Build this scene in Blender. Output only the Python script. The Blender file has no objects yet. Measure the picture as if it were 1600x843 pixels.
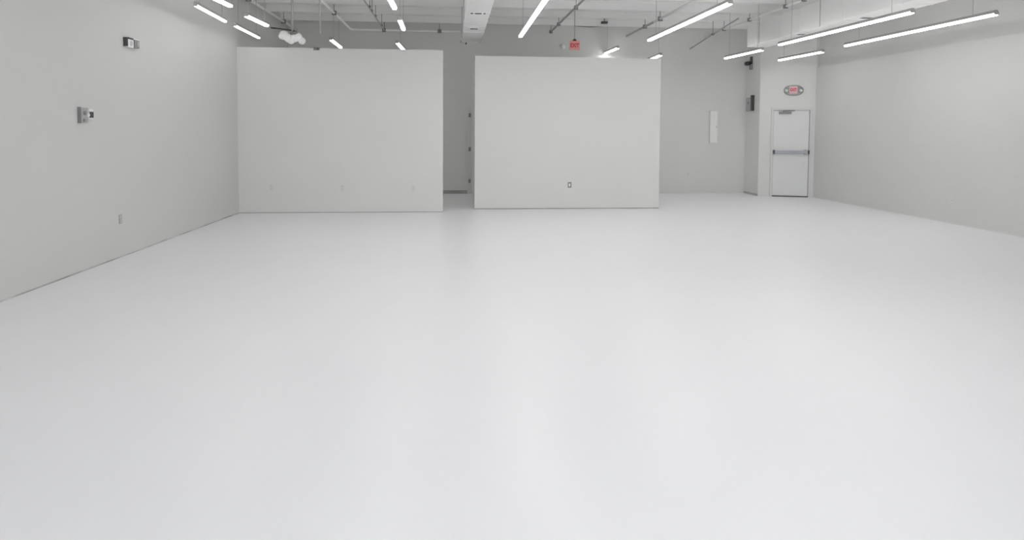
import bpy, bmesh, math, random
from mathutils import Vector, Matrix

random.seed(4)
scene = bpy.context.scene
COL = scene.collection
PI = math.pi

# ------------------------------------------------------------------ materials
def mat(name, color, rough=0.5, metallic=0.0, emit=None, emit_strength=0.0,
        var=0.0, scale=3.0, bump=0.0, bump_scale=60.0, spec=0.5):
    m = bpy.data.materials.new(name)
    m.use_nodes = True
    nt = m.node_tree
    b = nt.nodes['Principled BSDF']
    b.inputs['Base Color'].default_value = (*color, 1)
    b.inputs['Roughness'].default_value = rough
    b.inputs['Metallic'].default_value = metallic
    b.inputs['Specular IOR Level'].default_value = spec
    if emit:
        b.inputs['Emission Color'].default_value = (*emit, 1)
        b.inputs['Emission Strength'].default_value = emit_strength
    tc = nt.nodes.new('ShaderNodeTexCoord')
    if var > 0:
        n = nt.nodes.new('ShaderNodeTexNoise')
        n.inputs['Scale'].default_value = scale
        n.inputs['Detail'].default_value = 4
        r = nt.nodes.new('ShaderNodeValToRGB')
        r.color_ramp.elements[0].position = 0.3
        r.color_ramp.elements[1].position = 0.7
        r.color_ramp.elements[0].color = (*[c * (1 - var) for c in color], 1)
        r.color_ramp.elements[1].color = (*[min(1, c * (1 + var)) for c in color], 1)
        nt.links.new(tc.outputs['Object'], n.inputs['Vector'])
        nt.links.new(n.outputs['Fac'], r.inputs['Fac'])
        nt.links.new(r.outputs['Color'], b.inputs['Base Color'])
    if bump > 0:
        n2 = nt.nodes.new('ShaderNodeTexNoise')
        n2.inputs['Scale'].default_value = bump_scale
        bp = nt.nodes.new('ShaderNodeBump')
        bp.inputs['Strength'].default_value = bump
        bp.inputs['Distance'].default_value = 0.004
        nt.links.new(tc.outputs['Object'], n2.inputs['Vector'])
        nt.links.new(n2.outputs['Fac'], bp.inputs['Height'])
        nt.links.new(bp.outputs['Normal'], b.inputs['Normal'])
    return m

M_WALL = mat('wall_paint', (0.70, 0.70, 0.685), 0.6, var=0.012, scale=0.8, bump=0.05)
M_SIDE = mat('side_wall_tone', (0.62, 0.62, 0.605), 0.6, var=0.012, scale=0.8, bump=0.05)  # same finish as wall_paint, base colour set darker
M_SHELL = mat('back_wall_paint', (0.68, 0.685, 0.67), 0.7, var=0.015, scale=0.8)
M_FLOOR = mat('floor_epoxy', (0.83, 0.826, 0.848), 0.33, var=0.008, scale=0.5, bump=0.02, bump_scale=9.0, spec=0.4)
M_DECK = mat('ceiling_paint', (0.86, 0.865, 0.855), 0.6, var=0.02, scale=1.5)
M_BEAM = mat('beam_paint', (0.88, 0.88, 0.87), 0.5, var=0.02, scale=2)
M_PIPE = mat('pipe_paint', (0.93, 0.93, 0.92), 0.4, var=0.01, scale=4)
M_CONDUIT = mat('conduit_grey', (0.42, 0.43, 0.43), 0.4, 0.3, var=0.04, scale=6)
M_DUCT = mat('duct_paint', (0.78, 0.78, 0.775), 0.45, var=0.015, scale=2)
M_SLOT = mat('register_slot', (0.06, 0.06, 0.06), 0.6, var=0.1, scale=20)
M_HOUSE = mat('fixture_housing', (0.42, 0.42, 0.41), 0.4, 0.2, var=0.02, scale=10)
M_LENS = mat('fixture_lens', (0.9, 0.9, 0.9), 0.4, emit=(1.0, 0.985, 0.968), emit_strength=31.0)
M_LENSWRAP = mat('fixture_lens_wrap', (0.9, 0.9, 0.9), 0.4, emit=(1.0, 0.985, 0.968), emit_strength=3.4)
M_LENSLEFT = mat('fixture_lens_left', (0.9, 0.9, 0.9), 0.4, emit=(1.0, 0.985, 0.968), emit_strength=17.0)  # same lamp type, strength lowered to hold down the left wall
M_LENSRIGHT = mat('fixture_lens_right', (0.9, 0.9, 0.9), 0.4, emit=(1.0, 0.985, 0.968), emit_strength=25.0)  # same lamp type, strength lowered to hold down the right wall
M_LENSDIM = mat('fixture_lens_dim', (0.9, 0.9, 0.88), 0.4, emit=(1.0, 0.985, 0.968), emit_strength=9.0)  # weakest strength, for the pair close to the left wall
M_WIRE = mat('wire_steel', (0.45, 0.45, 0.44), 0.35, 0.6, var=0.02, scale=10)
M_DARK = mat('dark_plastic', (0.055, 0.056, 0.056), 0.5, var=0.1, scale=15)
M_MIDGREY = mat('grey_metal', (0.24, 0.245, 0.245), 0.45, 0.2, var=0.05, scale=12)
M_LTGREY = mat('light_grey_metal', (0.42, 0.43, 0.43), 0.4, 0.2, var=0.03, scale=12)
M_WHITE = mat('white_plastic', (0.82, 0.82, 0.81), 0.4, var=0.01, scale=10)
M_PLATE = mat('outlet_plate', (0.66, 0.66, 0.645), 0.4, var=0.01, scale=10)
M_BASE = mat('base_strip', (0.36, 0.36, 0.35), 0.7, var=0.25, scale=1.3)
M_BASESHADE = mat('base_shade', (0.46, 0.455, 0.445), 0.8, var=0.35, scale=2.2)  # dark colour standing for the shadow gap at the wall base
M_DOOR = mat('door_paint', (0.72, 0.722, 0.728), 0.45, var=0.01, scale=2)
M_FRAME = mat('door_frame_paint', (0.66, 0.66, 0.655), 0.45, var=0.01, scale=2)
M_BAR = mat('push_bar_metal', (0.40, 0.40, 0.445), 0.45, 0.2, var=0.03, scale=8)
M_CLOUD = mat('cloud_lamp_shell', (0.84, 0.84, 0.83), 0.6, emit=(1, 1, 0.99), emit_strength=0.04)
M_EXITFACE = mat('exit_face', (0.72, 0.34, 0.32), 0.4, emit=(1.0, 0.34, 0.31), emit_strength=0.10)
M_EXITPALE = mat('exit_face_pale', (0.66, 0.44, 0.47), 0.4, emit=(1.0, 0.45, 0.5), emit_strength=0.05)
M_EXITRED = mat('exit_letters', (0.48, 0.03, 0.05), 0.4, emit=(1.0, 0.06, 0.12), emit_strength=0.09)
M_SIGNGREY = mat('sign_grey', (0.33, 0.345, 0.34), 0.5, var=0.03, scale=10)
M_LAMPGLASS = mat('lamp_head_lens', (0.62, 0.65, 0.64), 0.15, var=0.02, scale=10)

def glass_mat(name):
    m = bpy.data.materials.new(name); m.use_nodes = True
    nt = m.node_tree; nt.nodes.clear()
    out = nt.nodes.new('ShaderNodeOutputMaterial')
    mix = nt.nodes.new('ShaderNodeMixShader'); mix.inputs['Fac'].default_value = 0.06
    tr = nt.nodes.new('ShaderNodeBsdfTransparent'); tr.inputs['Color'].default_value = (0.96, 0.98, 0.97, 1)
    gl = nt.nodes.new('ShaderNodeBsdfGlossy'); gl.inputs['Roughness'].default_value = 0.02
    nt.links.new(tr.outputs[0], mix.inputs[1]); nt.links.new(gl.outputs[0], mix.inputs[2])
    nt.links.new(mix.outputs[0], out.inputs['Surface'])
    return m
M_GLASS = glass_mat('window_glass')

# ------------------------------------------------------------------ helpers
def bm_new():
    return bmesh.new()

def add_box(bm, x0, x1, y0, y1, z0, z1, bevel=0.0):
    vs = [bm.verts.new((x, y, z)) for x in (x0, x1) for y in (y0, y1) for z in (z0, z1)]
    fs = [(0, 1, 3, 2), (4, 6, 7, 5), (0, 4, 5, 1), (2, 3, 7, 6), (0, 2, 6, 4), (1, 5, 7, 3)]
    faces = [bm.faces.new([vs[i] for i in f]) for f in fs]
    if bevel > 0:
        es = list({e for f in faces for e in f.edges})
        bmesh.ops.bevel(bm, geom=es, offset=bevel, segments=2, affect='EDGES', profile=0.7)

def add_prism(bm, poly, z0, z1):
    lo = [bm.verts.new((p[0], p[1], z0)) for p in poly]
    hi = [bm.verts.new((p[0], p[1], z1)) for p in poly]
    n = len(poly)
    bm.faces.new(lo[::-1]); bm.faces.new(hi)
    for i in range(n):
        j = (i + 1) % n
        bm.faces.new((lo[i], lo[j], hi[j], hi[i]))

def add_tube(bm, pts, r, seg=10):
    pts = [Vector(p) for p in pts]
    rings = []
    for i, p in enumerate(pts):
        a = pts[max(0, i - 1)]; b = pts[min(len(pts) - 1, i + 1)]
        d = (b - a).normalized()
        up = Vector((0, 0, 1)) if abs(d.z) < 0.9 else Vector((1, 0, 0))
        s = d.cross(up).normalized(); t = s.cross(d).normalized()
        rings.append([bm.verts.new(p + r * (math.cos(2 * PI * k / seg) * s + math.sin(2 * PI * k / seg) * t)) for k in range(seg)])
    for i in range(len(rings) - 1):
        for k in range(seg):
            l = (k + 1) % seg
            bm.faces.new((rings[i][k], rings[i][l], rings[i + 1][l], rings[i + 1][k]))
    bm.faces.new(rings[0][::-1]); bm.faces.new(rings[-1])

def add_lathe(bm, prof, axis='z', seg=20, center=(0, 0, 0)):
    # prof: list of (r, h); caps closed when r == 0 is not required
    cx, cy, cz = center
    rings = []
    for r, h in prof:
        ring = []
        for k in range(seg):
            a = 2 * PI * k / seg
            c, s = r * math.cos(a), r * math.sin(a)
            if axis == 'z': v = (cx + c, cy + s, cz + h)
            elif axis == 'y': v = (cx + c, cy + h, cz + s)
            else: v = (cx + h, cy + c, cz + s)
            ring.append(bm.verts.new(v))
        rings.append(ring)
    for i in range(len(rings) - 1):
        for k in range(seg):
            l = (k + 1) % seg
            bm.faces.new((rings[i][k], rings[i][l], rings[i + 1][l], rings[i + 1][k]))
    bm.faces.new(rings[0][::-1]); bm.faces.new(rings[-1])

def add_extrude_y(bm, prof, y0, y1):
    # prof: closed polygon in (x, z); extruded along y
    a = [bm.verts.new((p[0], y0, p[1])) for p in prof]
    b = [bm.verts.new((p[0], y1, p[1])) for p in prof]
    n = len(prof)
    bm.faces.new(a[::-1]); bm.faces.new(b)
    for i in range(n):
        j = (i + 1) % n
        bm.faces.new((a[i], a[j], b[j], b[i]))

def add_sphere(bm, c, r, sub=3, sc=(1, 1, 1)):
    mtx = Matrix.Translation(c) @ Matrix.Diagonal((sc[0], sc[1], sc[2], 1))
    bmesh.ops.create_icosphere(bm, subdivisions=sub, radius=r, matrix=mtx)

def obj(name, bm, material, parent=None, smooth=False):
    bmesh.ops.recalc_face_normals(bm, faces=bm.faces)
    me = bpy.data.meshes.new(name)
    bm.to_mesh(me); bm.free()
    if smooth:
        me.polygons.foreach_set('use_smooth', [True] * len(me.polygons))
    me.materials.append(material)
    o = bpy.data.objects.new(name, me)
    COL.objects.link(o)
    if parent: o.parent = parent
    return o

def tag(o, label, cat, group=None):
    o['label'] = label; o['category'] = cat
    if group: o['group'] = group
    return o

def thing(name, label, cat, loc=(0, 0, 0), rotz=0.0, group=None):
    o = bpy.data.objects.new(name, None)
    o.empty_display_size = 0.1
    COL.objects.link(o)
    o.location = loc; o.rotation_euler = (0, 0, rotz)
    return tag(o, label, cat, group)

def struct(name, bm, material, parent=None, smooth=False):
    o = obj(name, bm, material, parent, smooth)
    if parent is None: o['kind'] = 'structure'
    return o

def text_mesh(name, body, size, material, parent, loc, extrude=0.003, bold=0.0, xs=1.0):
    cu = bpy.data.curves.new(name + '_curve', 'FONT')
    cu.body = body; cu.size = size; cu.extrude = extrude; cu.offset = bold
    cu.align_x = 'CENTER'; cu.align_y = 'CENTER'
    t = bpy.data.objects.new(name + '_source', cu)
    COL.objects.link(t)
    dg = bpy.context.evaluated_depsgraph_get()
    me = bpy.data.meshes.new_from_object(t.evaluated_get(dg))
    bpy.data.objects.remove(t); bpy.data.curves.remove(cu)
    me.name = name
    me.materials.clear(); me.materials.append(material)
    # stand the text up: local x stays, local y -> z, faces -y
    me.transform(Matrix.Rotation(PI / 2, 4, 'X') @ Matrix.Diagonal((xs, 1, 1, 1)))
    o = bpy.data.objects.new(name, me)
    COL.objects.link(o)
    o.parent = parent; o.location = loc
    return o

# ------------------------------------------------------------------ room dimensions (metres)
CEIL = 4.28
YF = -5.0                        # front wall, behind the camera
YB = 16.88                       # back wall
def xl(y): return -4.26 + 0.0166 * y
XR = 8.81
A = (7.58, 16.10); B = (XR, 15.71)
LIP = 3.17
Y1, H1 = 13.13, 3.135            # left partition
Y2, H2 = 13.57, 3.085            # right partition
RZ_LEFT = PI / 2 - 0.0166
RZ_RIGHT = -PI / 2
RZ_DOOR = math.atan2(B[1] - A[1], B[0] - A[0])

# floor
b = bm_new(); add_box(b, -4.75, 9.2, YF - 0.2, YB + 0.2, -0.15, 0.0); struct('floor', b, M_FLOOR)

# walls
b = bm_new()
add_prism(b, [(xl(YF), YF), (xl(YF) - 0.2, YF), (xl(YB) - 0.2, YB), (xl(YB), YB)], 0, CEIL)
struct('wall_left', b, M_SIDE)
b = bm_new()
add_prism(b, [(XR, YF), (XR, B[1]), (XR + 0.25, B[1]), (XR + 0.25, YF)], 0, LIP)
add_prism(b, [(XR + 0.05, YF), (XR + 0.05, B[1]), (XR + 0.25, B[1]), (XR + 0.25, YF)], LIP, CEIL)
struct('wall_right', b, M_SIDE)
b = bm_new(); add_box(b, xl(YB) - 0.2, A[0], YB, YB + 0.2, 0, CEIL); struct('wall_back', b, M_SHELL)
# front wall behind the viewer: a glazed shop front with seven bays
WX = [-3.95 + 1.78 * i for i in range(8)]
WZ0, WZ1 = 0.12, 3.30
b = bm_new()
add_box(b, xl(YF) - 0.2, XR + 0.25, YF - 0.2, YF, WZ1, CEIL)
add_box(b, xl(YF) - 0.2, XR + 0.25, YF - 0.2, YF, 0, WZ0)
add_box(b, xl(YF) - 0.2, WX[0] + 0.04, YF - 0.2, YF, WZ0, WZ1)
for x in WX[1:-1]:
    add_box(b, x - 0.04, x + 0.04, YF - 0.2, YF, WZ0, WZ1)
add_box(b, WX[-1] - 0.04, XR + 0.25, YF - 0.2, YF, WZ0, WZ1)
struct('wall_front', b, M_WALL)
for i in range(7):
    x0, x1 = WX[i] + 0.04, WX[i + 1] - 0.04
    wn = bpy.data.objects.new('window_%d' % (i + 1), None); COL.objects.link(wn); wn['kind'] = 'structure'
    wn.location = ((x0 + x1) / 2, YF - 0.12, WZ0)
    w_, h_ = (x1 - x0) / 2, WZ1 - WZ0
    b = bm_new()
    add_box(b, -w_, -w_ + 0.05, -0.03, 0.03, 0, h_); add_box(b, w_ - 0.05, w_, -0.03, 0.03, 0, h_)
    add_box(b, -w_ + 0.05, w_ - 0.05, -0.03, 0.03, 0, 0.06); add_box(b, -w_ + 0.05, w_ - 0.05, -0.03, 0.03, h_ - 0.06, h_)
    add_box(b, -w_ + 0.05, w_ - 0.05, -0.03, 0.03, 2.15, 2.21)
    obj('window_frame', b, M_MIDGREY, wn)
    b = bm_new(); add_box(b, -w_ + 0.05, w_ - 0.05, -0.004, 0.004, 0.06, h_ - 0.06); obj('pane', b, M_GLASS, wn)
# projecting bay with the exit door: side face towards -X, angled front face
b = bm_new()
add_prism(b, [A, (A[0], YB + 0.2), (XR + 0.25, YB + 0.2), (XR + 0.25, B[1]), B], 0, CEIL)
struct('wall_bay', b, M_WALL)

# free-standing partition boxes (open on top)
b = bm_new()
XE1 = -0.185
add_box(b, xl(Y1) - 0.02, XE1, Y1, Y1 + 0.14, 0, H1)
struct('wall_partition_left', b, M_WALL)
b = bm_new()
XE2a, XE2b = 0.447, 4.265
add_box(b, XE2a, XE2b, Y2, Y2 + 0.14, 0, H2)
add_box(b, XE2a, XE2a + 0.14, Y2 + 0.14, 15.1, 0, H2)
struct('wall_partition_right', b, M_WALL)

# base strips; thin ones at left wall and partitions stand for shadow gaps
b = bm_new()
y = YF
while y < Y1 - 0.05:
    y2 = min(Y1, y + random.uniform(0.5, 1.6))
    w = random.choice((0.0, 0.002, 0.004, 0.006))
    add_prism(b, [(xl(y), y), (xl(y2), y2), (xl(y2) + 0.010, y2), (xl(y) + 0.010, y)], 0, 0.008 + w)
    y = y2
struct('shade_trim_left', b, M_BASESHADE)  # shadow line along the wall base, built as a dark strip
b = bm_new(); add_box(b, xl(Y1), XE1, Y1 - 0.006, Y1, 0, 0.010); struct('shade_trim_1', b, M_BASE)
b = bm_new(); add_box(b, XE2a, XE2b, Y2 - 0.008, Y2, 0, 0.016); struct('shade_trim_2', b, M_BASE)
b = bm_new(); add_box(b, xl(YB), 0.37, YB - 0.012, YB, 0, 0.085); add_box(b, 1.44, XE2b - 0.1, YB - 0.012, YB, 0, 0.085); struct('baseboard_back', b, M_BASE)
b = bm_new(); add_box(b, XE2b - 0.1, A[0], YB - 0.01, YB, 0, 0.03); struct('trim_3', b, M_PLATE)
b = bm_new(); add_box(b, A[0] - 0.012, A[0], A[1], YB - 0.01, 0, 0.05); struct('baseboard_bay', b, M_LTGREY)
b = bm_new(); add_box(b, XR - 0.008, XR, YF, B[1], 0, 0.022); struct('baseboard_right', b, M_FRAME)

# ceiling: corrugated roof deck, ribs across the room
b = bm_new()
pitch = 0.30
prof = []
y = YF - 0.2
while y < YB + 0.2:
    for dy, dz in ((0, 0), (0.11, 0), (0.15, 0.045), (0.26, 0.045)):
        prof.append((y + dy, CEIL + dz))
    y += pitch
prof.append((y, CEIL))
lo0 = [b.verts.new((-4.75, p[0], p[1])) for p in prof]
lo1 = [b.verts.new((9.2, p[0], p[1])) for p in prof]
up0 = [b.verts.new((-4.75, p[0], p[1] + 0.06)) for p in prof]
up1 = [b.verts.new((9.2, p[0], p[1] + 0.06)) for p in prof]
for i in range(len(prof) - 1):
    b.faces.new((lo0[i], lo0[i + 1], lo1[i + 1], lo1[i]))
    b.faces.new((up0[i], up1[i], up1[i + 1], up0[i + 1]))
    b.faces.new((lo0[i], up0[i], up0[i + 1], lo0[i + 1]))
    b.faces.new((lo1[i], lo1[i + 1], up1[i + 1], up1[i]))
b.faces.new((lo0[0], lo1[0], up1[0], up0[0]))
b.faces.new((lo0[-1], up0[-1], up1[-1], lo1[-1]))
struct('ceiling', b, M_DECK)

# roof purlins (bottom flange + web) under the deck
for y in (16.2, 15.05, 14.0, 12.9, 11.6, 10.2, 8.8, 7.4, 6.0, 4.6, 3.2, 1.8, 0.4, -1.0, -2.4, -3.8):
    b = bm_new()
    add_box(b, -4.2, 8.8, y - 0.04, y + 0.04, CEIL - 0.150, CEIL - 0.140)
    add_box(b, -4.2, 8.8, y - 0.006, y + 0.006, CEIL - 0.140, CEIL + 0.004)
    struct('ceiling_beam', b, M_BEAM)

# ------------------------------------------------------------------ exit door in the bay
def on_door(s, out=0.0):
    dx, dy = math.cos(RZ_DOOR), math.sin(RZ_DOOR)
    return (A[0] + s * dx + out * dy, A[1] + s * dy - out * dx)
S0, S1 = 0.335, 1.150            # door leaf left / right along the bay face
p = on_door(0)
door = bpy.data.objects.new('door_1', None); COL.objects.link(door)
door.location = (p[0], p[1], 0); door.rotation_euler = (0, 0, RZ_DOOR); door['kind'] = 'structure'
b = bm_new(); add_box(b, S0, S1, -0.022, -0.002, 0.022, 2.115, 0.002); obj('door_leaf', b, M_DOOR, door)
b = bm_new()
add_box(b, S0 - 0.055, S0 - 0.006, -0.035, 0.0, 0, 2.185)
add_box(b, S1 + 0.014, S1 + 0.062, -0.035, 0.0, 0, 2.185)
add_box(b, S0 - 0.006, S1 + 0.014, -0.035, 0.0, 2.130, 2.185)
obj('door_frame', b, M_FRAME, door)
b = bm_new()
add_box(b, S1 + 0.001, S1 + 0.013, -0.010, -0.001, 0.0, 2.125)
obj('door_gap', b, M_MIDGREY, door)
b = bm_new(); add_box(b, S0 - 0.004, S1 + 0.012, -0.040, -0.001, 0.0, 0.026); obj('threshold', b, M_DARK, door)
b = bm_new(); add_box(b, S0 - 0.004, S0 + 0.5, -0.012, -0.001, 2.116, 2.129); obj('head_gap', b, M_MIDGREY, door)
b = bm_new()
add_box(b, S0 + 0.03, S1 - 0.06, -0.085, -0.050, 1.070, 1.140, 0.008)
bar = obj('push_bar', b, M_BAR, door)
b = bm_new(); add_box(b, S0 - 0.004, S0 + 0.035, -0.090, -0.022, 1.055, 1.150, 0.006); obj('bar_end', b, M_DARK, bar)
b = bm_new(); add_box(b, S1 - 0.10, S1 - 0.02, -0.090, -0.022, 1.045, 1.165, 0.008); obj('latch_case', b, M_LTGREY, bar)
b = bm_new(); add_box(b, S1 - 0.022, S1 + 0.014, -0.095, -0.036, 1.060, 1.150, 0.006); obj('bar_end', b, M_DARK, bar)
b = bm_new()
add_box(b, S0 + 0.115, S0 + 0.40, -0.075, -0.022, 2.035, 2.095, 0.012)
clo = obj('door_closer', b, M_MIDGREY, door)
b = bm_new(); add_box(b, S0 + 0.20, S0 + 0.47, -0.060, -0.048, 2.098, 2.110); add_box(b, S0 + 0.20, S0 + 0.225, -0.060, -0.048, 2.09, 2.10); obj('closer_arm', b, M_MIDGREY, clo)

# door in the back wall at the end of the passage between the partitions (hinge side shows)
d2 = bpy.data.objects.new('door_2', None); COL.objects.link(d2)
d2.location = (0.43, YB, 0); d2['kind'] = 'structure'
b = bm_new(); add_box(b, 0.012, 0.93, -0.020, -0.001, 0.012, 2.10, 0.002); obj('door_leaf', b, M_FRAME, d2)
b = bm_new()
add_box(b, -0.055, 0.006, -0.035, 0.0, 0, 2.16); add_box(b, 0.006, 0.936, -0.035, 0.0, 2.105, 2.16); add_box(b, 0.936, 1.0, -0.035, 0.0, 0, 2.16)
obj('door_frame', b, M_FRAME, d2)
for z in (0.32, 1.115, 1.964):
    b = bm_new(); add_lathe(b, [(0.012, -0.055), (0.018, -0.05), (0.018, 0.05), (0.012, 0.055)], 'z', 12, (0.006, -0.050, z))
    add_box(b, -0.03, 0.03, -0.040, -0.034, z - 0.045, z + 0.045)
    obj('hinge', b, M_MIDGREY, d2)

# ------------------------------------------------------------------ linear ceiling lights
ZL = 3.28
def make_fixture(x0, y0, x1, y1, z, label, lens=M_LENS, group='linear ceiling lights', wires=(0.12, 0.88), k=1.0):
    L = math.hypot(x1 - x0, y1 - y0)
    rz = math.atan2(y1 - y0, x1 - x0) - PI / 2
    t = thing('linear_light', label, 'light', ((x0 + x1) / 2, (y0 + y1) / 2, z), rz, group)
    h = L / 2
    b = bm_new()
    add_extrude_y(b, [(-0.034 * k, 0.014), (0.034 * k, 0.014), (0.034 * k, 0.020), (0.022 * k, 0.058), (-0.022 * k, 0.058), (-0.034 * k, 0.020)], -h, h)
    for s in (-1, 1):
        add_box(b, -0.034 * k, 0.034 * k, s * h - 0.005, s * h + 0.005, -0.006, 0.035)
    obj('housing', b, M_HOUSE, t)
    b = bm_new()
    prof = [(0.032 * k * math.cos(a), 0.014 - 0.029 * k * math.sin(a)) for a in [PI * q / 12 for q in range(13)]]
    add_extrude_y(b, prof, -h + 0.005, h - 0.005)
    obj('lens', b, M_LENSWRAP, t)
    b = bm_new()
    add_box(b, -0.025 * k, 0.025 * k, -h + 0.005, h - 0.005, 0.014 - 0.029 * k - 0.0025, 0.014 - 0.029 * k + 0.006)
    obj('light_strip', b, lens, t)
    for f in wires:
        yy = -h + f * L
        b = bm_new(); add_tube(b, [(0, yy, 0.052), (0, yy, CEIL - z + 0.006)], 0.004, 6)
        obj('suspension_wire', b, M_WIRE, t)
    return t

F = make_fixture
F(6.38, 8.92, 6.29, 12.58, ZL, 'long linear ceiling light running just beneath the right-hand duct', M_LENSRIGHT)
F(7.63, 8.92, 7.61, 12.55, ZL, 'long linear ceiling light nearest the right wall', M_LENSRIGHT)
F(6.35, 13.42, 6.25, 15.08, ZL, 'short linear light hanging in front of the black camera by the door bay', M_LENSRIGHT)
F(7.74, 13.57, 7.65, 15.30, ZL, 'short linear light hanging above the exit door', M_LENSRIGHT)
F(3.61, 8.58, 3.62, 12.28, ZL, 'long slanting linear light over the right end of the right partition')
F(1.185, 8.42, 1.21, 12.08, ZL, 'long linear light just right of the central duct, cut by the top edge')
F(3.885, 15.69, 3.845, 16.82, 3.55, 'linear light half hidden behind the right partition, glowing on the back wall', wires=(0.85,))
F(4.60, 14.64, 4.66, 16.0, ZL, 'linear light peeking over the top right corner of the right partition', wires=(0.15,))
F(-0.81, 8.30, -0.80, 9.50, ZL, 'linear light cut by the top edge, front one of three left of the central duct')
F(-0.81, 10.49, -0.82, 11.49, ZL, 'short linear light, middle of the three left of the central duct', wires=(0.12, 0.9))
F(-1.165, 14.41, -1.115, 15.7, 3.42, 'linear light dipping behind the left partition, rear of the three left of the central duct', wires=(0.5,))
F(-2.47, 14.07, -2.485, 15.4, 3.42, 'linear light over the left partition edge, right of the cloud-shaped lamp', wires=(0.25, 0.8))
F(-3.06, 10.40, -3.01, 11.35, ZL, 'short linear light just left of the cloud-shaped lamp', M_LENSLEFT)
F(-3.09, 8.50, -3.03, 9.60, ZL, 'short linear light cut by the top edge near the left wall', M_LENSLEFT)
F(-3.50, 9.62, -3.56, 11.02, ZL, 'front one of two dim linear lights in line along the left wall', M_LENSDIM, k=0.75)
F(-3.55, 11.45, -3.58, 12.94, ZL, 'rear one of two dim linear lights in line along the left wall', M_LENSDIM, k=0.75)
for x in (-0.8, 1.2, 3.62):  # unseen lights added to brighten the near half of the hall
    for yc in ((5.6, 1.2, -2.9) if 0 < x < 2 else (5.6, -2.9)):
        F(x, yc - 1.83, x, yc + 1.83, ZL, 'added unseen linear light in the near half of the hall, above and behind the viewer', group='linear lights of the near half')

# ------------------------------------------------------------------ ducts
def duct(name, label, x0, x1, y0, y1, z0, z1, registers):
    t = thing(name, label, 'duct', ((x0 + x1) / 2, (y0 + y1) / 2, z0))
    w = (x1 - x0) / 2; h = (y1 - y0) / 2; H = z1 - z0
    yc = (y0 + y1) / 2
    b = bm_new(); add_box(b, -w, w, -h, h, 0, H, 0.006); obj('casing', b, M_DUCT, t)
    for ys in [y1 - 0.02, y1 - 1.5, y1 - 2.25, y1 - 3.7, y1 - 5.2, y1 - 6.7, y1 - 8.2]:
        if ys - 0.02 < y0: continue
        q = ys - yc
        b = bm_new(); add_box(b, -w - 0.006, w + 0.006, q - 0.015, q + 0.015, -0.006, H + 0.006)
        obj('flange', b, M_DUCT, t)
    for ry, parts in registers:
        for (rx0, rx1) in parts:
            b = bm_new()
            q = ry - yc
            add_box(b, rx0 - 0.012, rx1 + 0.012, q - 0.062, q + 0.062, -0.010, -0.001)
            g = obj('register', b, M_DUCT, t)
            b = bm_new()
            add_box(b, rx0, rx1, q - 0.050, q + 0.050, -0.0125, -0.0101)
            obj('grille', b, M_SLOT, g)
    for ys in (y1 - 0.6, y1 - 3.0, y1 - 5.6):
        for s in (-1, 1):
            b = bm_new(); add_tube(b, [(s * (w + 0.008), ys - yc, -0.006), (s * (w + 0.008), ys - yc, CEIL - z0 + 0.004)], 0.006, 6)
            obj('hanger_rod', b, M_WIRE, t)
    return t
tc = duct('air_duct', 'white rectangular air duct hanging over the gap between the partitions', 0.20, 0.605, 4.0, 14.62, 3.49, 3.95,
     [(10.95, [(-0.115, -0.075), (-0.045, 0.060), (0.095, 0.125)]), (12.62, [(-0.075, 0.060)])])
b = bm_new(); add_box(b, -0.24, -0.16, 5.29, 5.37, -0.01, 0.03); obj('end_bracket', b, M_LTGREY, tc)
b = bm_new(); add_box(b, 0.15, 0.21, 5.31, 5.36, -0.015, 0.03); obj('end_bracket', b, M_LTGREY, tc)
b = bm_new(); add_box(b, -0.13, -0.10, 5.30, 5.34, -0.05, -0.012); obj('end_hook', b, M_DARK, tc)
duct('air_duct', 'pale rectangular air duct running along the right side above the long lights', 6.55, 7.03, 4.0, 14.6, 3.49, 3.95,
     [(12.55, [(-0.16, -0.02)]), (10.6, [(-0.10, 0.08)])])

# ------------------------------------------------------------------ pipes and conduits under the ceiling
def pipe(name, label, cat, path, r, material, clamps=(), group=None, clampmat=M_MIDGREY):
    t = thing(name, label, cat, path[0], 0, group)
    o = Vector(path[0])
    b = bm_new(); add_tube(b, [Vector(p) - o for p in path], r, 12); obj('run', b, material, t, True)
    for (x, y, z) in clamps:
        b = bm_new()
        add_box(b, x - r * 1.7 - o.x, x + r * 1.7 - o.x, y - 0.03 - o.y, y + 0.03 - o.y, z - r * 1.7 - o.z, z + r * 1.7 - o.z, 0.004)
        add_tube(b, [(x - o.x, y - o.y, z + r - o.z), (x - o.x, y - o.y, CEIL + 0.004 - o.z)], 0.007, 6)
        obj('hanger', b, clampmat, t)
    return t
pipe('ceiling_pipe', 'straight white pipe running back above the cloud-shaped lamp', 'pipe',
     [(-3.76, 6.0, 4.0), (-3.78, 16.87, 4.0)], 0.028, M_PIPE, [(-3.765, 12.95, 4.0), (-3.77, 9.5, 4.0), (-3.775, 15.6, 4.0)])
pipe('ceiling_pipe', 'white pipe that bends right along the back wall towards the central duct', 'pipe',
     [(-2.43, 6.0, 4.0), (-2.45, 16.55, 4.0), (-2.42, 16.62, 4.0), (-2.35, 16.65, 4.0), (0.19, 16.65, 4.0)], 0.026, M_PIPE,
     [(-2.44, 14.3, 4.0), (-2.44, 10.4, 4.0), (-0.32, 16.65, 4.0), (-1.66, 16.65, 4.0)])
pipe('ceiling_pipe', 'white pipe running back to the wall beside the long slanting light', 'pipe',
     [(4.47, 6.0, 4.0), (4.42, 14.6, 4.0)], 0.028, M_PIPE, [(4.43, 14.2, 4.0), (4.45, 9.5, 4.0)], clampmat=M_MIDGREY)
pipe('conduit', 'dark conduit continuing the white pipe to the back wall', 'conduit',
     [(4.42, 14.62, 4.0), (4.40, 16.87, 4.0)], 0.026, M_CONDUIT, [(4.415, 15.3, 4.0)])
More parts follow.
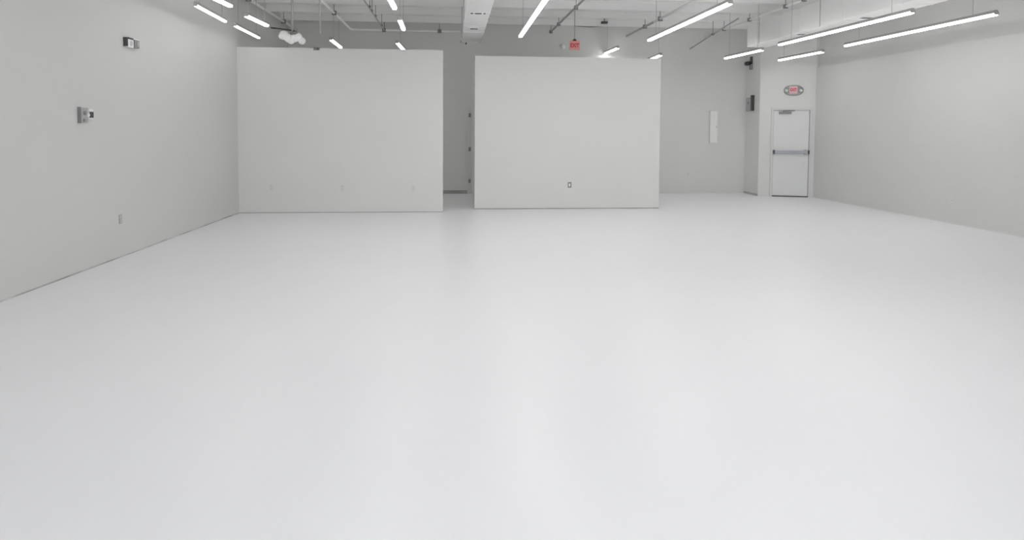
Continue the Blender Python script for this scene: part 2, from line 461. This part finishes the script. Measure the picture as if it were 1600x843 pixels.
pipe('conduit', 'dark conduit running back left of the hanging exit sign', 'conduit',
     [(2.41, 6.0, 4.0), (2.38, 16.40, 4.0)], 0.022, M_CONDUIT, [(2.40, 13.1, 4.0), (2.39, 15.2, 4.0), (2.38, 16.35, 3.995)])
pipe('conduit', 'thin grey conduit with dark clamps above the left partition, right of the bent pipe', 'conduit',
     [(-1.62, 6.0, 4.0), (-1.64, 16.62, 3.98)], 0.012, M_LTGREY, [(-1.62, 13.5, 4.0), (-1.63, 13.95, 4.0), (-1.63, 14.6, 4.0), (-1.635, 15.9, 4.0), (-1.64, 16.55, 3.98)])
pipe('conduit', 'grey conduit with dark hangers along the left top edge of the right-hand duct', 'conduit',
     [(6.40, 6.0, 4.02), (6.42, 16.85, 4.02)], 0.022, M_BEAM, [(6.40, 11.9, 4.02), (6.405, 12.6, 4.02), (6.41, 14.2, 4.02), (6.42, 15.6, 4.02)])
pipe('conduit', 'dark conduit climbing slantwise beside the far end of the right-hand duct', 'conduit',
     [(6.05, 16.85, 3.70), (6.15, 15.6, 3.90), (6.25, 14.4, 4.08)], 0.016, M_CONDUIT, [(6.15, 15.6, 3.90)])
def cable(name, label, pts, r, material):
    t = obj(name, (lambda bb: (add_tube(bb, pts, r, 8), bb)[1])(bm_new()), material, None, True)
    return tag(t, label, 'cable')
cable('cable', 'dark cable sagging across the top of the back wall above the exit sign',
      [(2.70, 16.80, 4.285), (2.90, 16.80, 4.245), (3.15, 16.80, 4.215), (3.45, 16.80, 4.205), (3.75, 16.80, 4.23), (3.9, 16.80, 4.284)], 0.016, M_MIDGREY)
# dark junction box over the half hidden light
t = thing('junction_box', 'dark junction box on the ceiling above the half-hidden glowing light', 'junction box', (3.62, 16.0, CEIL - 0.12))
b = bm_new(); add_box(b, -0.075, 0.075, -0.05, 0.05, 0, 0.05, 0.006); obj('box_body', b, M_DARK, t)
b = bm_new(); add_tube(b, [(0, 0, 0.05), (0, 0, 0.13)], 0.012, 8); obj('stem', b, M_MIDGREY, t)
# vertical drop rod
t = thing('drop_rod', 'tall thin grey drop rod hanging from the ceiling right of the cloud-shaped lamp', 'rod', (-2.29, 12.0, 3.27))
b = bm_new(); add_tube(b, [(0, 0, 0), (0, 0, CEIL - 3.27 + 0.004)], 0.014, 10); obj('rod', b, M_CONDUIT, t, True)
b = bm_new(); add_lathe(b, [(0.04, -0.03), (0.045, -0.02), (0.045, 0.0)], 'z', 16, (0, 0, CEIL - 3.27)); obj('ceiling_plate', b, M_CONDUIT, t)

# ------------------------------------------------------------------ cloud-shaped pendant lamp
t = thing('cloud_lamp', 'white cloud-shaped pendant lamp hanging above the left partition', 'lamp', (-2.76, 12.0, 3.175))
b = bm_new()
k = 0.01165
for (px, pz, r) in ((-12, 3.5, 7.0), (-5.5, -0.5, 6.6), (-2.0, -3.8, 5.6), (3.5, -0.5, 6.0), (8.0, 1.5, 6.0), (13.5, -4.0, 5.3), (-15.0, 2.0, 4.6)):
    add_sphere(b, (px * k, random.uniform(-0.02, 0.02), pz * k), r * k, 3, (1, 1.1, 1))
sh = obj('shell', b, M_CLOUD, t, True)
rm = sh.modifiers.new('merge', 'REMESH'); rm.mode = 'VOXEL'; rm.voxel_size = 0.008; rm.use_smooth_shade = True
b = bm_new(); add_tube(b, [(0.0, 0, 0.02), (0.0, 0, CEIL - 3.175 + 0.004)], 0.017, 10); obj('stem', b, M_CONDUIT, t, True)
b = bm_new()
add_tube(b, [(-0.36, 0, 0.165), (-0.20, 0, 0.150), (0.0, 0, 0.125), (0.08, 0, 0.10)], 0.013, 8)
obj('arm', b, M_DARK, t, True)
b = bm_new(); add_lathe(b, [(0.02, 0.03), (0.075, 0.04), (0.085, 0.06), (0.06, 0.085), (0.02, 0.10)], 'z', 18, (0.04, 0, 0.01)); obj('cap', b, M_MIDGREY, t, True)

# ------------------------------------------------------------------ exit signs
t = thing('exit_sign', 'square red exit sign hanging on a stem above the right partition', 'exit sign', (2.722, 15.0, 3.40))
b = bm_new(); add_box(b, -0.118, 0.118, -0.025, 0.025, 0, 0.205, 0.008); obj('sign_body', b, M_EXITFACE, t)
text_mesh('lettering', 'EXIT', 0.125, M_EXITRED, t, (0, -0.0265, 0.100), 0.002, 0.004, 0.78)
b = bm_new(); add_lathe(b, [(0.010, 0.255), (0.016, 0.245), (0.045, 0.225), (0.05, 0.204)], 'z', 14); obj('canopy', b, M_DARK, t)
b = bm_new(); add_tube(b, [(0, 0, 0.24), (0, 0, CEIL - 3.40 + 0.004)], 0.009, 8); obj('stem', b, M_WIRE, t)
# small round white device on the back wall, left of that sign
t = thing('wall_sensor', 'small round white sensor on the back wall left of the hanging exit sign', 'sensor', (2.77, YB, 3.70), 0)
b = bm_new(); add_lathe(b, [(0.060, 0.0), (0.060, -0.025), (0.048, -0.05), (0.018, -0.062)], 'y', 18); obj('dome', b, M_WHITE, t, True)

# oval combination exit sign with two lamp heads above the door
s, zc = 0.775, 2.612
p = on_door(s)
t = thing('exit_sign', 'oval grey exit sign with two lamp heads on the wall above the exit door', 'exit sign', (p[0], p[1], zc), RZ_DOOR)
b = bm_new()
n = 36
def oval(k, a, c, pw=2.3):
    th = 2 * PI * k / n
    cx, sx = math.cos(th), math.sin(th)
    return (a * math.copysign(abs(cx) ** (2 / pw), cx), c * math.copysign(abs(sx) ** (2 / pw), sx))
rings = []
for (sc, yy) in ((1.0, 0.0), (1.0, -0.030), (0.93, -0.045)):
    rings.append([b.verts.new((oval(k, 0.225 * sc, 0.128 * sc)[0], yy, oval(k, 0.225 * sc, 0.128 * sc)[1])) for k in range(n)])
for i in range(2):
    for k in range(n):
        l = (k + 1) % n
        b.faces.new((rings[i][k], rings[i][l], rings[i + 1][l], rings[i + 1][k]))
b.faces.new(rings[0][::-1]); b.faces.new(rings[2])
obj('sign_body', b, M_SIGNGREY, t)
b = bm_new(); add_box(b, -0.100, 0.085, -0.050, -0.044, -0.080, 0.098, 0.003); obj('face_plate', b, M_EXITPALE, t)
text_mesh('lettering', 'EXIT', 0.100, M_EXITRED, t, (-0.008, -0.0525, 0.012), 0.002, 0.003, 0.72)
for sx in (-0.165, 0.160):
    b = bm_new(); add_lathe(b, [(0.045, -0.044), (0.054, -0.058), (0.054, -0.075)], 'y', 20, (sx, 0, -0.005)); hd = obj('lamp_head', b, M_SIGNGREY, t)
    b = bm_new(); add_lathe(b, [(0.046, -0.075), (0.030, -0.086), (0.008, -0.090)], 'y', 20, (sx, 0, -0.005)); obj('lamp_lens', b, M_LAMPGLASS, hd, True)

# ------------------------------------------------------------------ devices on the left wall
t = thing('security_light', 'upper device on the left wall, white lamp on a dark bracket', 'wall light', (xl(9.10), 9.10, 2.70), RZ_LEFT)
b = bm_new(); add_box(b, -0.218, -0.200, -0.052, 0.0, -0.066, 0.046, 0.003); br = obj('bracket', b, M_DARK, t)
b = bm_new(); add_box(b, -0.200, -0.075, -0.060, 0.0, 0.030, 0.046, 0.003); obj('hood', b, M_DARK, br)
b = bm_new(); add_box(b, -0.199, -0.048, -0.050, 0.0, -0.075, 0.029, 0.014); lb = obj('lamp_body', b, M_WHITE, t)
b = bm_new(); add_lathe(b, [(0.036, -0.048), (0.032, -0.053), (0.012, -0.056)], 'y', 18, (-0.124, 0, -0.022)); obj('lamp_lens', b, M_LAMPGLASS, lb, True)
b = bm_new(); add_box(b, -0.045, 0.080, -0.060, 0.0, -0.068, 0.036, 0.006); hd = obj('sensor_head', b, M_MIDGREY, t)
b = bm_new(); add_box(b, 0.010, 0.055, -0.066, -0.0595, -0.045, 0.020, 0.002); obj('sensor_window', b, M_LTGREY, hd)
b = bm_new(); add_box(b, -0.06, 0.085, -0.052, 0.0, 0.0365, 0.050, 0.003); obj('arm', b, M_WHITE, t)

t = thing('control_box', 'lower device on the left wall, grey box with a small black camera beside it', 'control box', (xl(8.0), 8.0, 1.75), RZ_LEFT)
b = bm_new(); add_box(b, -0.155, -0.020, -0.036, 0.0, -0.085, 0.082, 0.004); bx = obj('box_body', b, M_LTGREY, t)
b = bm_new(); add_box(b, -0.162, -0.1545, -0.039, 0.0, -0.090, 0.088, 0.002); obj('side_cover', b, M_MIDGREY, t)
for (sx, sz, r) in ((-0.085, 0.022, 0.022), (-0.105, -0.058, 0.016)):
    b = bm_new(); add_lathe(b, [(r, -0.036), (r, -0.044), (r * 0.7, -0.050)], 'y', 16, (sx, 0, sz)); obj('knob', b, M_MIDGREY, bx)
b = bm_new(); add_tube(b, [(-0.032, -0.025, 0.0), (0.012, -0.025, 0.0)], 0.020, 10); obj('arm', b, M_WHITE, t)
b = bm_new(); add_box(b, 0.008, 0.094, -0.036, 0.0, -0.050, 0.072, 0.006); cm = obj('camera_shell', b, M_WHITE, t)
b = bm_new(); add_box(b, 0.012, 0.080, -0.048, -0.035, -0.028, 0.040, 0.005); obj('camera_lens', b, M_DARK, cm)

# ------------------------------------------------------------------ outlets and plates
def outlet(label, loc, rz, dark=False, w=0.07, h=0.115, plate=None):
    t = thing('wall_outlet', label, 'outlet', loc, rz, 'wall outlets')
    w /= 2; h /= 2
    b = bm_new(); add_box(b, -w, w, -0.007, 0.0, -h, h, 0.002); obj('cover_plate', b, M_MIDGREY if dark else (plate or M_PLATE), t)
    if dark:
        b = bm_new(); add_box(b, -w * 0.45, w * 0.35, -0.011, -0.0065, -h * 0.5, h * 0.5, 0.002); obj('socket_face', b, M_WHITE, t)
    else:
        for s in (-1, 1):
            b = bm_new(); add_box(b, -w * 0.5, w * 0.5, -0.011, -0.0065, s * h * 0.42 - 0.017, s * h * 0.42 + 0.017, 0.003); so = obj('socket', b, M_PLATE, t)
            b = bm_new()
            for sx in (-1, 1):
                add_box(b, sx * 0.008 - 0.0018, sx * 0.008 + 0.0018, -0.0125, -0.0108, s * h * 0.42 - 0.006, s * h * 0.42 + 0.006)
            obj('slots', b, M_SLOT, so)
    return t
outlet('outlet low on the left wall below the grey control box', (xl(8.715), 8.715, 0.476), RZ_LEFT, plate=M_LTGREY)
outlet('leftmost of three faint outlets on the left partition', (-3.44, Y1, 0.48), 0)
outlet('middle one of three faint outlets on the left partition', (-2.11, Y1, 0.48), 0)
outlet('rightmost of three faint outlets on the left partition', (-0.75, Y1, 0.465), 0)
outlet('dark-rimmed outlet low on the middle of the right partition', (2.39, Y2, 0.49), 0, True, 0.075, 0.115)
outlet('outlet low on the back wall below the white cabinet', (6.07, YB, 0.49), 0)
outlet('outlet low on the right wall', (XR, 11.13, 0.43), RZ_RIGHT)

# narrow white cabinet on the back wall
t = thing('wall_cabinet', 'narrow tall white cabinet on the back wall left of the door bay', 'cabinet', (6.71, YB, 1.71), 0)
b = bm_new(); add_box(b, -0.105, 0.105, -0.06, 0.0, -0.42, 0.42, 0.004); obj('cabinet_body', b, M_DOOR, t)
b = bm_new(); add_box(b, -0.092, 0.085, -0.070, -0.059, -0.400, 0.400, 0.003); dr = obj('cabinet_door', b, M_WHITE, t)
b = bm_new(); add_box(b, 0.058, 0.070, -0.078, -0.069, -0.03, 0.03, 0.002); obj('latch', b, M_LTGREY, dr)

# devices on the side of the bay
t = thing('security_camera', 'black camera high on the side of the door bay', 'camera', (A[0], 16.60, 3.33), RZ_RIGHT)
b = bm_new(); add_box(b, -0.04, 0.06, -0.03, 0.0, -0.02, 0.17, 0.006); obj('mount', b, M_DARK, t)
b = bm_new(); add_tube(b, [(0.0, -0.03, 0.06), (-0.03, -0.07, 0.0), (0.0, -0.08, -0.03)], 0.022, 10); obj('arm', b, M_DARK, t)
b = bm_new(); add_lathe(b, [(0.03, -0.13), (0.052, -0.11), (0.055, 0.02), (0.04, 0.04)], 'x', 16, (-0.02, -0.09, 0.0)); cb = obj('camera_body', b, M_DARK, t, True)
b = bm_new(); add_box(b, -0.02, 0.07, -0.06, 0.0, -0.16, -0.03, 0.008); obj('cable_box', b, M_MIDGREY, t)

t = thing('alarm_panel', 'grey alarm panel on the side of the door bay below the black camera', 'panel', (A[0] + 0.003, 16.57, 2.315), RZ_RIGHT)
b = bm_new(); add_box(b, -0.19, 0.10, -0.06, 0.0, -0.19, 0.15, 0.005); pb = obj('panel_body', b, M_LTGREY, t)
b = bm_new(); add_box(b, 0.10, 0.17, -0.075, 0.0, -0.19, 0.20, 0.005); obj('side_strip', b, M_DARK, t)
b = bm_new(); add_box(b, -0.08, -0.02, -0.068, -0.059, -0.02, 0.05, 0.003); obj('keypad', b, M_MIDGREY, pb)

# small dark clip on the top edge of the left partition
t = thing('edge_clip', 'small dark clip on the top edge of the left partition', 'clip', (-2.57, Y1, H1))
b = bm_new()
add_box(b, -0.06, 0.05, -0.016, -0.001, -0.040, 0.012, 0.003); add_box(b, -0.06, 0.05, -0.016, 0.05, 0.0005, 0.014, 0.003)
obj('clip_body', b, M_MIDGREY, t)
b = bm_new(); add_lathe(b, [(0.012, -0.012), (0.016, -0.026), (0.010, -0.034)], 'y', 12, (0.02, 0, -0.02)); obj('screw', b, M_DARK, t)

# ------------------------------------------------------------------ world
w = bpy.data.worlds.new('world'); scene.world = w
w.use_nodes = True
w.node_tree.nodes['Background'].inputs['Color'].default_value = (0.95, 0.955, 1.0, 1)
w.node_tree.nodes['Background'].inputs['Strength'].default_value = 3.9

# ------------------------------------------------------------------ camera
f, yaw, pitch, roll, py = 1050.44, 0.0884352, 0.0475134, 0.00601257, 251.768
cy, sy = math.cos(yaw), math.sin(yaw)
fw = Vector((sy * math.cos(pitch), cy * math.cos(pitch), -math.sin(pitch)))
r0 = Vector((cy, -sy, 0)); u0 = r0.cross(fw)
rr = r0 * math.cos(roll) + u0 * math.sin(roll)
uu = -r0 * math.sin(roll) + u0 * math.cos(roll)
cam = bpy.data.cameras.new('camera')
co = bpy.data.objects.new('camera', cam); COL.objects.link(co)
co.matrix_world = Matrix(((rr.x, uu.x, -fw.x, 0), (rr.y, uu.y, -fw.y, 0), (rr.z, uu.z, -fw.z, 1.62), (0, 0, 0, 1)))
cam.sensor_fit = 'HORIZONTAL'; cam.sensor_width = 36.0
cam.lens = f / 1600 * 36.0
cam.shift_y = -(421.5 - py) / 1600
cam.clip_start = 0.05; cam.clip_end = 100
scene.camera = co

scene.view_settings.view_transform = 'Standard'
scene.view_settings.look = 'None'
scene.view_settings.gamma = 1.0
scene.view_settings.use_curve_mapping = False
scene.view_settings.exposure = -0.10
scene.cycles.use_denoising = True
scene.cycles.max_bounces = 14
scene.cycles.diffuse_bounces = 10
scene.cycles.glossy_bounces = 6
scene.cycles.sample_clamp_indirect = 6.0
